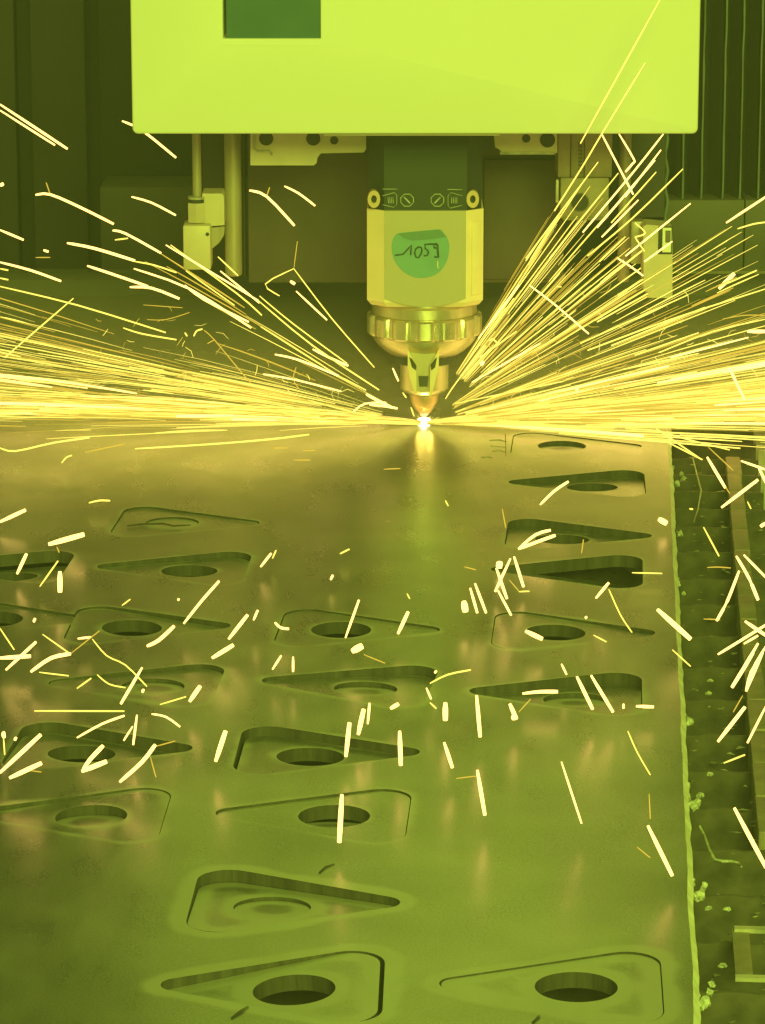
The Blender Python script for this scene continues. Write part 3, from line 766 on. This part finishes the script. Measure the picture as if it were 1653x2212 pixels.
fd = [(455, 345), (750, 312), (1038, 290), (1085, 330), (1128, 388), (900, 425), (650, 440), (540, 405)]
fin('folded_strip', prism_bm([(SP(x, y).x, SP(x, y).z) for x, y in fd], ys-0.0009, ys-0.0004), M['stickerd'], stk, False)
def stroke(name, pix, w, m, par, dy=0.0008):
    pts = [Vector((SP(x, y).x, ys-dy, SP(x, y).z)) for x, y in pix]
    return tube(name, pts, w, m, par, 6)
stroke('pen_stroke', [(415, 648), (480, 640), (530, 632), (570, 590), (610, 545), (645, 505), (640, 570), (635, 645)], 0.00062, M['ink'], stk)
stroke('pen_stroke', [(745, 530), (705, 560), (690, 620), (710, 675), (745, 682), (775, 640), (795, 580), (785, 540), (745, 530)], 0.00062, M['ink'], stk)
stroke('pen_stroke', [(950, 490), (890, 492), (835, 495), (838, 555), (870, 575), (885, 610), (870, 650), (820, 655)], 0.00062, M['ink'], stk)
stroke('pen_stroke', [(1010, 490), (960, 492), (965, 540), (1005, 550), (1012, 495), (1015, 590), (1025, 675), (970, 668)], 0.0008, M['ink'], stk)
stroke('painted_glint', [(1015, 725), (1012, 780), (1015, 830), (1035, 828)], 0.0006, M['cover'], stk)  # pale stroke painted on as a reflected highlight
# printed icons on the dark neck
yi = -0.0425
def IP(x, y): return P(780/1.0635+x/3.674, 380/1.0635+y/3.674, yi)
def ic(pix, w=0.00028): 
    return tube('printed_icon', [Vector((IP(x, y).x, yi, IP(x, y).z)) for x, y in pix], w, M['icon'], hd, 5)
for cx in (537, 778):
    ic([(cx+54*math.cos(k*math.pi/4+.39), 275+52*math.sin(k*math.pi/4+.39)) for k in range(9)], 0.0004)
ic([(512, 250), (560, 300)], 0.0007); ic([(803, 250), (755, 300)], 0.0007)
ic([(342, 187), (460, 187)]); ic([(858, 190), (975, 192)])
ic([(342, 240), (435, 215), (455, 235), (455, 310), (430, 332), (342, 310)]); ic([(975, 240), (885, 215), (862, 240), (862, 320), (880, 338), (975, 315)])
for k in range(4): ic([(385+k*13, 250), (390+k*13, 300)]); ic([(890+k*14, 250), (890+k*14, 300)])

# ------------------------------------------------------------------ the cut itself
bm = bmesh.new(); bmesh.ops.create_icosphere(bm, subdivisions=3, radius=0.0042)
for v in bm.verts: v.co = Vector((v.co.x*1.35, v.co.y, v.co.z*0.8+0.0025))
core = fin('cutting_point', bm, M['core']); tag(core, 'white-hot glowing cutting point under the copper nozzle', 'cutting point')

# ------------------------------------------------------------------ smoke in the enclosure
hz = fin('haze', box_bm(-2.2, 2.2, -3.0, 0.93, -1.2, 1.6, 0), None, None, False)
hm = bpy.data.materials.new('smoke_air'); hm.use_nodes = True; hm.node_tree.nodes.clear()
hv = hm.node_tree.nodes.new('ShaderNodeVolumePrincipled'); hv.inputs['Color'].default_value = (0.85, 0.85, 0.85, 1); hv.inputs['Density'].default_value = 0.026
hv.inputs['Anisotropy'].default_value = 0.0
ho = hm.node_tree.nodes.new('ShaderNodeOutputMaterial'); hm.node_tree.links.new(hv.outputs[0], ho.inputs['Volume'])
hz.data.materials.append(hm); hz['kind'] = 'stuff'; hz['label'] = 'thin cutting smoke hanging in the air of the enclosure'; hz['category'] = 'smoke'

bm = bmesh.new(); bmesh.ops.create_icosphere(bm, subdivisions=4, radius=1)
for v in bm.verts: v.co = Vector((v.co.x*0.75, 0.12+v.co.y*0.30, 0.035+v.co.z*0.033+(0.035*abs(v.co.x) if v.co.z > 0 else 0)))
sm = fin('glow_fume', bm, None, None)  # volume added to give the spark streams their glow
fm = bpy.data.materials.new('fume'); fm.use_nodes = True; fm.node_tree.nodes.clear()
fv = fm.node_tree.nodes.new('ShaderNodeVolumePrincipled'); fv.inputs['Color'].default_value = (0.95, 0.9, 0.8, 1); fv.inputs['Density'].default_value = 1.9
fo = fm.node_tree.nodes.new('ShaderNodeOutputMaterial'); fm.node_tree.links.new(fv.outputs[0], fo.inputs['Volume'])
sm.data.materials.append(fm); tag(sm, 'low bank of fume added to spread the yellow spark glow above the sheet', 'fume', kind='stuff')

# ------------------------------------------------------------------ sparks
SC = 1.9533
CR = {'A': (0, 0), 'B': (808.7, 0), 'C': (0, 470.1), 'D': (808.7, 470.1), 'E': (0, 940.3), 'F': (808.7, 940.3), 'H': (0, 1410.4), 'I': (808.7, 1410.4)}
TR = {
'A': [(10,0,440,285,628),(8,0,465,232,612),(9,515,510,600,550,743,665),(14,0,782,15,775),(10,150,822,212,820,340,875,480,945),(4,212,820,195,770),(8,555,830,640,855,742,908),(9,0,970,100,1012),(9,475,972,530,985,680,1068),(6,485,1012,540,1005),(11,283,1025,400,1048,570,1100),(9,183,1055,205,1062),(4,150,1086,212,1086),(10,1052,803,1125,828,1243,952),(4,1125,828,1138,790),(8,1200,785,1260,815,1330,868)],
'B': [(6,1205,0,870,605),(6,1143,265,960,565,880,700,760,890),(8,960,565,1040,720,1093,820),(8,1033,565,1095,670,1090,690,1060,725),(7,1220,565,1090,730,880,980),(7,1210,632,1060,830),(8,1185,675,940,960),(6,1190,725,1000,940),(6,1303,712,1090,920,900,1080),(7,1335,858,1060,1080),(6,945,683,640,1090),(6,1030,730,740,1090),(6,785,900,700,1010,640,1100),(7,1115,843,960,1000),(6,1060,998,950,1104),(7,1258,1018,1140,1104),(9,1485,940,1653,830),(6,1533,965,1600,945,1653,937),(6,1100,940,1140,975,1135,990,1100,1000),(6,1100,1000,1140,1060)],
'C': [(9,0,188,130,222,258,268),(6,0,215,35,222),(6,0,255,35,262),(6,570,185,650,200,745,232),(8,565,215,800,300,1060,465),(10,368,203,480,240,625,290),(10,548,293,640,297,757,342),(8,780,285,860,345,1050,440),(7,700,115,1090,350),(6,720,115,1000,320,1105,412),(5,785,225,990,370),(6,920,165,1005,245),(7,930,225,1095,360),(5,1095,330,1240,450,1465,615),(6,1090,350,1320,540,1600,727),(5,1240,215,1120,280,1180,330),(3,1240,215,1255,100),(5,1240,215,1400,425,1580,632),(12,1225,268,1245,280),(7,1250,310,1380,432),(3,605,368,770,380),(3,620,430,700,430,800,400),(5,1100,460,1430,668),(8,1160,577,1260,600,1430,668),(5,1430,668,1545,728),(9,1320,555,1400,595,1470,625),(11,1545,745,1600,775,1653,800),(7,1490,820,1540,785,1630,780),(6,780,485,790,500),(6,818,500,830,478,855,470),(4,860,475,900,510,1000,630,1060,700),(4,875,532,905,515),(6,310,340,20,590),(4,1250,630,1238,680,1260,720),(7,1110,660,1250,685,1440,733),(6,570,975,900,955,1140,935,1305,915),(6,0,972,65,985,225,950,378,928),(4,360,990,525,955),(5,260,1035,280,1012,303,1003),(4,1155,972,1215,972),(4,1280,983,1330,983),(4,1240,1023,1310,1023),(6,0,290,330,370,700,485),(6,520,465,600,490,745,515),(6,1300,770,1490,820,1600,835)],
'D': [(7,78,635,102,690),(9,-20,790,40,795,98,805),(6,120,738,135,760),(6,155,800,168,838),(7,655,285,760,365,905,490),(16,1455,300,1520,235),(6,1460,290,1615,222),(6,1325,325,870,530),(6,1155,320,940,440),(6,1135,260,1030,330),(7,1025,170,1080,205,1135,245),(6,1653,300,1250,430,900,560),(4,1470,428,1560,412,1653,412),(14,1575,480,1653,480),(5,1653,428,1430,480,1200,570),(10,1500,635,1530,700,1565,770),(6,1395,378,1000,540),(7,1580,505,1250,590),(6,1370,485,1100,580),(6,1370,573,1050,640),(22,450,610,460,618),(7,440,510,610,285),(6,480,490,590,340),(5,300,765,350,690,470,540),(6,780,910,1150,940,1545,973),(6,1190,890,1380,1020),(5,1060,890,1200,900,1300,930,1500,980),(12,850,725,860,728),(6,485,520,500,512,520,530),(4,455,560,470,540,490,545),(6,445,590,600,480),(7,412,695,700,530),(5,340,785,800,690),(5,770,290,790,292)],
'E': [(6,375,285,420,275,465,276),(13,0,365,108,315),(18,205,460,355,418),(11,72,585,112,500),(6,168,638,245,530),(4,240,470,250,495),(17,253,575,253,662),(9,1100,555,1145,498),(5,1150,520,1165,485),(6,1435,500,1475,480),(9,1395,610,1405,590),(10,775,795,850,700,925,615),(5,515,718,550,692),(9,750,690,756,696),(16,140,778,150,782),(13,965,860,1045,758),(8,1070,780,1088,738),(8,1458,855,1515,695),(9,1160,790,1185,812,1220,817),(24,1485,912,1530,888),(4,1535,925,1625,962),(13,620,890,670,865,735,805),(15,895,940,985,885),(8,328,858,385,852),(4,300,920,420,825),(5,0,815,60,905),(5,180,840,300,925),(5,390,860,450,930,530,970,620,1060),(14,0,940,130,932),(11,25,990,152,872),(13,130,998,215,940,298,922),(5,165,1000,290,1015),(6,325,1068,385,1025),(5,410,1010,460,1050,530,1065),(8,1150,988,1187,930),(8,1237,935,1237,998)],
'F': [(11,1405,92,1482,222),(4,1480,215,1500,245),(11,1465,305,1620,187),(8,1548,108,1653,145),(10,1620,130,1653,200),(6,1240,30,1385,103),(4,1410,50,1515,148),(9,700,293,760,235,820,195),(10,608,480,680,420,745,400),(11,608,480,700,445,765,422),(4,875,498,883,440),(4,540,310,555,390),(20,1200,353,1235,372),(6,1390,388,1455,510),(11,1528,510,1580,600,1620,695),(9,1560,505,1653,600),(10,1540,572,1490,700,1445,783),(4,1405,558,1450,556,1505,560),(5,1088,580,1215,583),(6,1330,310,1345,312),(26,515,545,540,548),(10,515,560,560,690),(9,575,520,510,660),(10,590,512,630,640),(5,610,660,655,658),(4,570,610,612,660),(9,405,645,435,750),(9,425,625,472,750),(22,378,700,385,745),(9,522,655,578,760),(12,100,838,143,745),(5,138,668,150,690),(10,935,688,990,622),(5,990,650,1040,760,1088,832),(18,1195,735,1335,860),(16,638,826,710,860),(10,890,766,897,771),(5,925,843,980,872),(5,1258,905,1335,975),(9,1450,925,1540,870,1653,800),(12,1565,785,1653,845),(8,1560,880,1620,845),(11,1620,878,1510,1065),(9,1653,890,1590,1000,1570,1080),(7,790,965,812,1010),(9,625,1090,700,1084,775,1084),(6,235,1047,310,1010,408,990),(12,255,996,262,1001),(4,380,555,430,568),(5,300,275,312,298),(4,40,143,110,140),(4,1390,775,1460,778),(12,1653,370,1630,385),(5,1575,280,1590,310)],
'H': [(6,145,245,525,246),(8,325,358,430,300,525,265),(7,640,258,700,270,760,312),(8,578,262,562,388),(7,560,310,522,370),(5,675,218,785,185),(15,0,505,172,345),(16,40,528,175,465),(4,130,497,175,503),(24,8,347,22,345),(5,15,360,20,430),(14,60,360,70,365),(15,350,495,380,450,435,392),(17,345,500,450,458),(14,505,545,600,460,655,388),(4,655,395,740,372),(4,635,440,658,525),(11,600,62,510,215),(16,910,458,952,330),(16,800,205,845,140),(15,1460,438,1475,295),(16,1512,345,1535,238),(9,1552,300,1560,212),(17,1443,598,1432,800),(14,598,158,608,162)],
'I': [(7,790,460,875,720),(13,435,495,467,685),(13,432,180,447,355),(14,572,215,600,280),(22,588,262,594,280),(18,300,210,300,285),(12,295,378,330,485),(15,107,330,112,475),(14,68,235,103,215),(7,220,148,240,195),(6,235,210,262,235),(12,855,100,922,238),(12,915,95,1008,250),(11,1105,225,1180,228),(8,1052,215,1052,235),(10,625,172,700,163,775,162),(5,1070,330,1110,420,1165,515),(4,1160,595,1165,700),(15,1155,730,1258,940),(4,1110,820,1165,865),(16,1520,655,1653,905),(13,1450,375,1565,228),(8,1653,225,1575,380),(6,1475,465,1565,430),(4,345,530,430,520),(4,610,250,660,195),(4,1555,180,1515,250),(13,1600,0,1510,145),(9,1640,0,1570,160)],
}
def place(px, py):
    if py < 935:
        if px < 480 and py < 330: return 'in the dark air left of the cover'
        if px < 300 and py < 560: return 'by the dark panels at upper left'
        if px < 480 and py < 620: return 'beside the left valve fitting'
        if px < 780 and py < 470: return 'before the plate left of the head'
        if px < 860 and py < 760: return 'between the valve fitting and the head'
        if px < 300: return 'in the stream at the left picture edge'
        if px < 640: return 'in the middle of the left stream'
        if px < 1000: return 'close to the nozzle'
        if py < 290: return 'crossing in front of the cover'
        if py < 520: return 'below the right end of the cover'
        if px < 1200: return 'just right of the head'
        if py < 700: return 'by the right sensor block'
        if px < 1420: return 'in the middle of the right stream'
        return 'in the right stream by the edge'
    if px > 1480:
        return 'over the slats at ' + ('the far right gap' if py < 1250 else 'the middle right gap' if py < 1600 else 'the lower right gap')
    c = 'left' if px < 430 else 'middle' if px < 950 else 'right'
    r = 'far' if py < 1180 else 'central' if py < 1420 else 'nearer' if py < 1600 else 'front'
    return 'over the %s %s sheet' % (r, c)
def describe(pix, w):
    L_ = sum(math.dist(pix[i], pix[i+1]) for i in range(len(pix)-1))
    a = math.degrees(math.atan2(-(pix[-1][1]-pix[0][1]), pix[-1][0]-pix[0][0])) % 180
    t = 'level' if a < 12 or a > 168 else 'steep' if 65 < a < 115 else 'rising right' if a <= 65 else 'falling right'
    z = 'dot-like' if L_ < 14 else 'short' if L_ < 50 else 'medium' if L_ < 110 else 'long'
    th = 'thick' if w > 5.5 else 'thin' if w < 3.2 else 'fine'
    return '%s %s spark %s' % (z, th, t)
SPK = []      # (pix points, Y list, width px, material, description, place)
for k, (ox, oy) in CR.items():
    for tr in TR[k]:
        w = tr[0]/SC; pix = [(ox+tr[i]/SC, oy+tr[i+1]/SC) for i in range(1, len(tr), 2)]
        mx_ = sum(p[0] for p in pix)/len(pix); my = sum(p[1] for p in pix)/len(pix); yb = max(p[1] for p in pix)
        if yb > 925:
            Y = G(mx_, max(yb, 930)+ (22 if my < 1250 else 38)).y
        else:
            near = min(p[1] for p in pix) < 300 and mx_ > 500
            Y = -0.17 if near else rng.uniform(-0.14, -0.05)
        SPK.append((pix, [Y]*len(pix), w, tr[0], describe(pix, w), place(mx_, my)))
traced = len(SPK)

# the two streams: straight flights from the cut, in all directions over the sheet
def flight(side, th, r0, r1, w):
    th_ = R(th)*1.0; sx = -1 if side < 0 else 1
    ox_, oy_ = 916+sx*rng.uniform(0, 6), 914+rng.uniform(-5, 3)
    e = (ox_+sx*r1*math.cos(th_), oy_-r1*math.sin(th_)); b = (ox_+sx*r0*math.cos(th_), oy_-r0*math.sin(th_))
    bow = rng.uniform(0.0, 0.020)*(r1-r0)*(0.3 if sx > 0 else 1)
    k = 5; pix = []; Ys = []
    yg = G(e[0], max(e[1], -400)).y if e[1] > -600 else 1
    hi = min(yg-0.02, 0.09 if th > 9 else 0.42)
    ye = rng.uniform(-0.09, hi) if hi > -0.09 else hi
    if e[1] < 300: ye = -0.35
    for i in range(k):
        u = i/(k-1); q = (b[0]+(e[0]-b[0])*u, b[1]+(e[1]-b[1])*u - bow*4*u*(1-u)); pix.append(q)
        rr = r0+(r1-r0)*u; y_ = ye*rr/r1
        y_ = min(y_, G(q[0], q[1]).y-0.004) if q[1] > 700 else y_
        Ys.append(y_)
    return pix, Ys, w
gen = []
def wid(): return float(np.clip(rng.lognormal(0.72, 0.5), 0.7, 6))
for i in range(430):                               # left
    u = rng.random()
    th = abs(rng.normal(0, 3.2))+rng.uniform(-0.5, 2) if u < 0.40 else rng.uniform(0.5, 16.8)*0.5+rng.uniform(0, 8.2) if u < 0.97 else rng.uniform(17, 34)
    if rng.random() < 0.05: th = rng.uniform(-3.0, 0)
    r1 = rng.uniform(120, 1500) if th < 6 else rng.uniform(380, 1500)
    if th > 17: r1 = rng.uniform(300, 700)
    r0 = max(8 if th < 7 else 90, r1-rng.uniform(60, 520))
    gen.append(flight(-1, th, r0, r1, wid()))
for i in range(320):                                # left dense root line
    th = rng.normal(2.6, 0.9); r1 = rng.uniform(100, 1000); gen.append(flight(-1, th, max(4, r1-rng.uniform(150, 600)), r1, wid()))
for i in range(860):                               # right
    u = rng.random()
    th = abs(rng.normal(0, 3.5))+rng.uniform(-0.8, 3) if u < 0.40 else rng.uniform(3, 14) if u < 0.72 else rng.uniform(12, 34) if u < 0.84 else rng.uniform(30, 59)
    if rng.random() < 0.04: th = rng.uniform(-4.5, 0)
    if th < 14: r1 = rng.uniform(110, 1400); r0 = max(10 if th < 6 else 90, r1-rng.uniform(80, 560))
    elif th < 34: r1 = rng.uniform(220, 820); r0 = max(70, r1-rng.uniform(60, 420))
    else: r1 = rng.uniform(200, 640); r0 = max(125, r1-rng.uniform(60, 380))
    gen.append(flight(1, th, r0, r1, wid()))
for i in range(560):
    th = rng.normal(3.0, 2.0); r1 = rng.uniform(100, 1100); gen.append(flight(1, th, max(4, r1-rng.uniform(150, 600)), r1, wid()))
for i in range(70):                                 # added short spikes shaped to imitate the starry glow at the cut
    a_ = rng.uniform(-0.15, math.pi+0.15); l_ = rng.uniform(10, 42)
    pix = [(916+4*math.cos(a_), 914-3*math.sin(a_)), (916+l_*math.cos(a_), 914-l_*0.55*math.sin(a_))]
    gen.append((pix, [-0.002, rng.uniform(-0.02, 0.01)-0.01], 1.3))
for i in range(170):                                # small side bursts and kinked crumbs inside the streams
    sx = rng.choice([-1, 1], p=[.35, .65]); th = rng.uniform(3, 24 if sx < 0 else 40); r_ = rng.uniform(130, 750)
    q = (916+sx*r_*math.cos(R(th)), 912-r_*math.sin(R(th)))
    if q[1] < 620: continue
    a_ = rng.uniform(0, 6.28); l_ = rng.uniform(8, 34); b_ = a_+rng.uniform(-0.9, 0.9)
    pix = [q, (q[0]+l_*math.cos(a_)*.5, q[1]+l_*math.sin(a_)*.5), (q[0]+l_*.5*(math.cos(a_)+math.cos(b_)), q[1]+l_*.5*(math.sin(a_)+math.sin(b_)))]
    Yb = min(rng.uniform(-0.12, 0.08), G(q[0], max(p[1] for p in pix)).y-0.01 if q[1] > 700 else 1)
    gen.append((pix, [Yb]*3, rng.uniform(0.8, 2.0)))
def size(g): return sum(math.dist(g[0][i], g[0][i+1]) for i in range(len(g[0])-1))*g[2]
vis = [g for g in gen if any(0 < p[0] < IW and 0 < p[1] < IH for p in g[0])]
vis.sort(key=size, reverse=True)
n_ind = max(0, 300-traced)
for pix, Ys, w in vis[:n_ind]:
    mx_ = sum(p[0] for p in pix)/len(pix); my = sum(p[1] for p in pix)/len(pix)
    SPK.append((pix, Ys, w, w*SC, describe(pix, w), place(min(max(mx_, 5), 1645), my)))
rest = vis[n_ind:]

def path3(pix, Ys):
    pts = [P(x, y, Y) for (x, y), Y in zip(pix, Ys)]
    for p in pts: p.z = max(p.z, 0.001)
    if len(pts) > 2:        # smooth
        out = []
        for i in range(len(pts)-1):
            p0, p1, p2, p3 = pts[max(i-1, 0)], pts[i], pts[i+1], pts[min(i+2, len(pts)-1)]
            for q in range(3):
                t = q/3; out.append(0.5*((2*p1)+(p2-p0)*t+(2*p0-5*p1+4*p2-p3)*t*t+(3*p1-p0-3*p2+p3)*t**3))
        out.append(pts[-1]); return out
    return [pts[0].lerp(pts[1], k/3) for k in range(4)]
from collections import defaultdict
seen = defaultdict(list)
for i, s in enumerate(SPK): seen[(s[4], s[5])].append(i)
ORD = ['leftmost', 'second from left', 'third from left', 'fourth from left', 'fifth from left', 'sixth from left', 'seventh from left', 'eighth from left', 'ninth from left', 'tenth from left']
labs = {}
for (d, pl), ids in seen.items():
    if len(ids) == 1: labs[ids[0]] = d+' '+pl; continue
    ids.sort(key=lambda i: sum(p[0] for p in SPK[i][0])/len(SPK[i][0]))
    for k, i in enumerate(ids):
        o_ = ORD[k] if k < len(ORD) else None
        if k == len(ids)-1: o_ = 'rightmost'
        labs[i] = (d+' '+pl+(', '+o_ if o_ else ', inner one')) 
for i, (pix, Ys, w, w0, d, pl) in enumerate(SPK):
    pts = path3(pix, Ys); sc_w = 0.36/1000*(Ys[0]-CAMY)/2.63
    k = len(pts); r = w*sc_w*0.5*(1.3 if pix[0][1] > 960 else 1.15)
    big = w > 3.4
    rads = [r*(0.8+0.2*math.sin(math.pi*min(1, (j+0.6)/k*1.6)/2)) for j in range(k)]
    rads[0] *= 0.75; rads[-1] *= 0.85
    o = tube('spark', pts, rads, M['spark'] if big else M['spark2'] if w > 2.2 or i >= traced else M['spark3'], None, 6)
    tag(o, labs[i], 'spark', ('sparks falling over the sheet and bed' if max(p[1] for p in pix) > 960 else 'sparks flying left of the head' if pix[0][0] < 916 else 'sparks flying right of the head'))
V = []; F = []; MI = []
for pix, Ys, w in rest:
    pts = [P(x, y, Y) for (x, y), Y in zip(pix, Ys)]
    for p in pts: p.z = max(p.z, 0.0008)
    sc_w = 0.36/1000*(Ys[0]-CAMY)/2.63; r = w*sc_w*0.5*0.9
    k = len(pts); rads = [r*(0.22+0.78*math.sin(math.pi*(j+0.6)/(k+0.2))) for j in range(k)]
    v, f = tube_arrays(pts, rads, 3, len(V)); V += v; F += f
    MI += [0 if rng.random() < 0.55 else 1]*len(f)
me = bpy.data.meshes.new('spark_stream'); me.from_pydata(V, [], F)
o = link('spark_stream', me, None, None, [M['spark2'], M['spark3']])
me.polygons.foreach_set('material_index', MI)
tag(o, 'dense fan of countless fine yellow sparks shooting out to both sides of the nozzle', 'sparks', kind='stuff')
for o in bpy.data.objects:
    if 'label' in o and len(o['label'].split()) > 16: print('LONG', o['label'])
print('sparks traced', traced, 'stream', len(rest), 'labels', len(set(labs.values())))
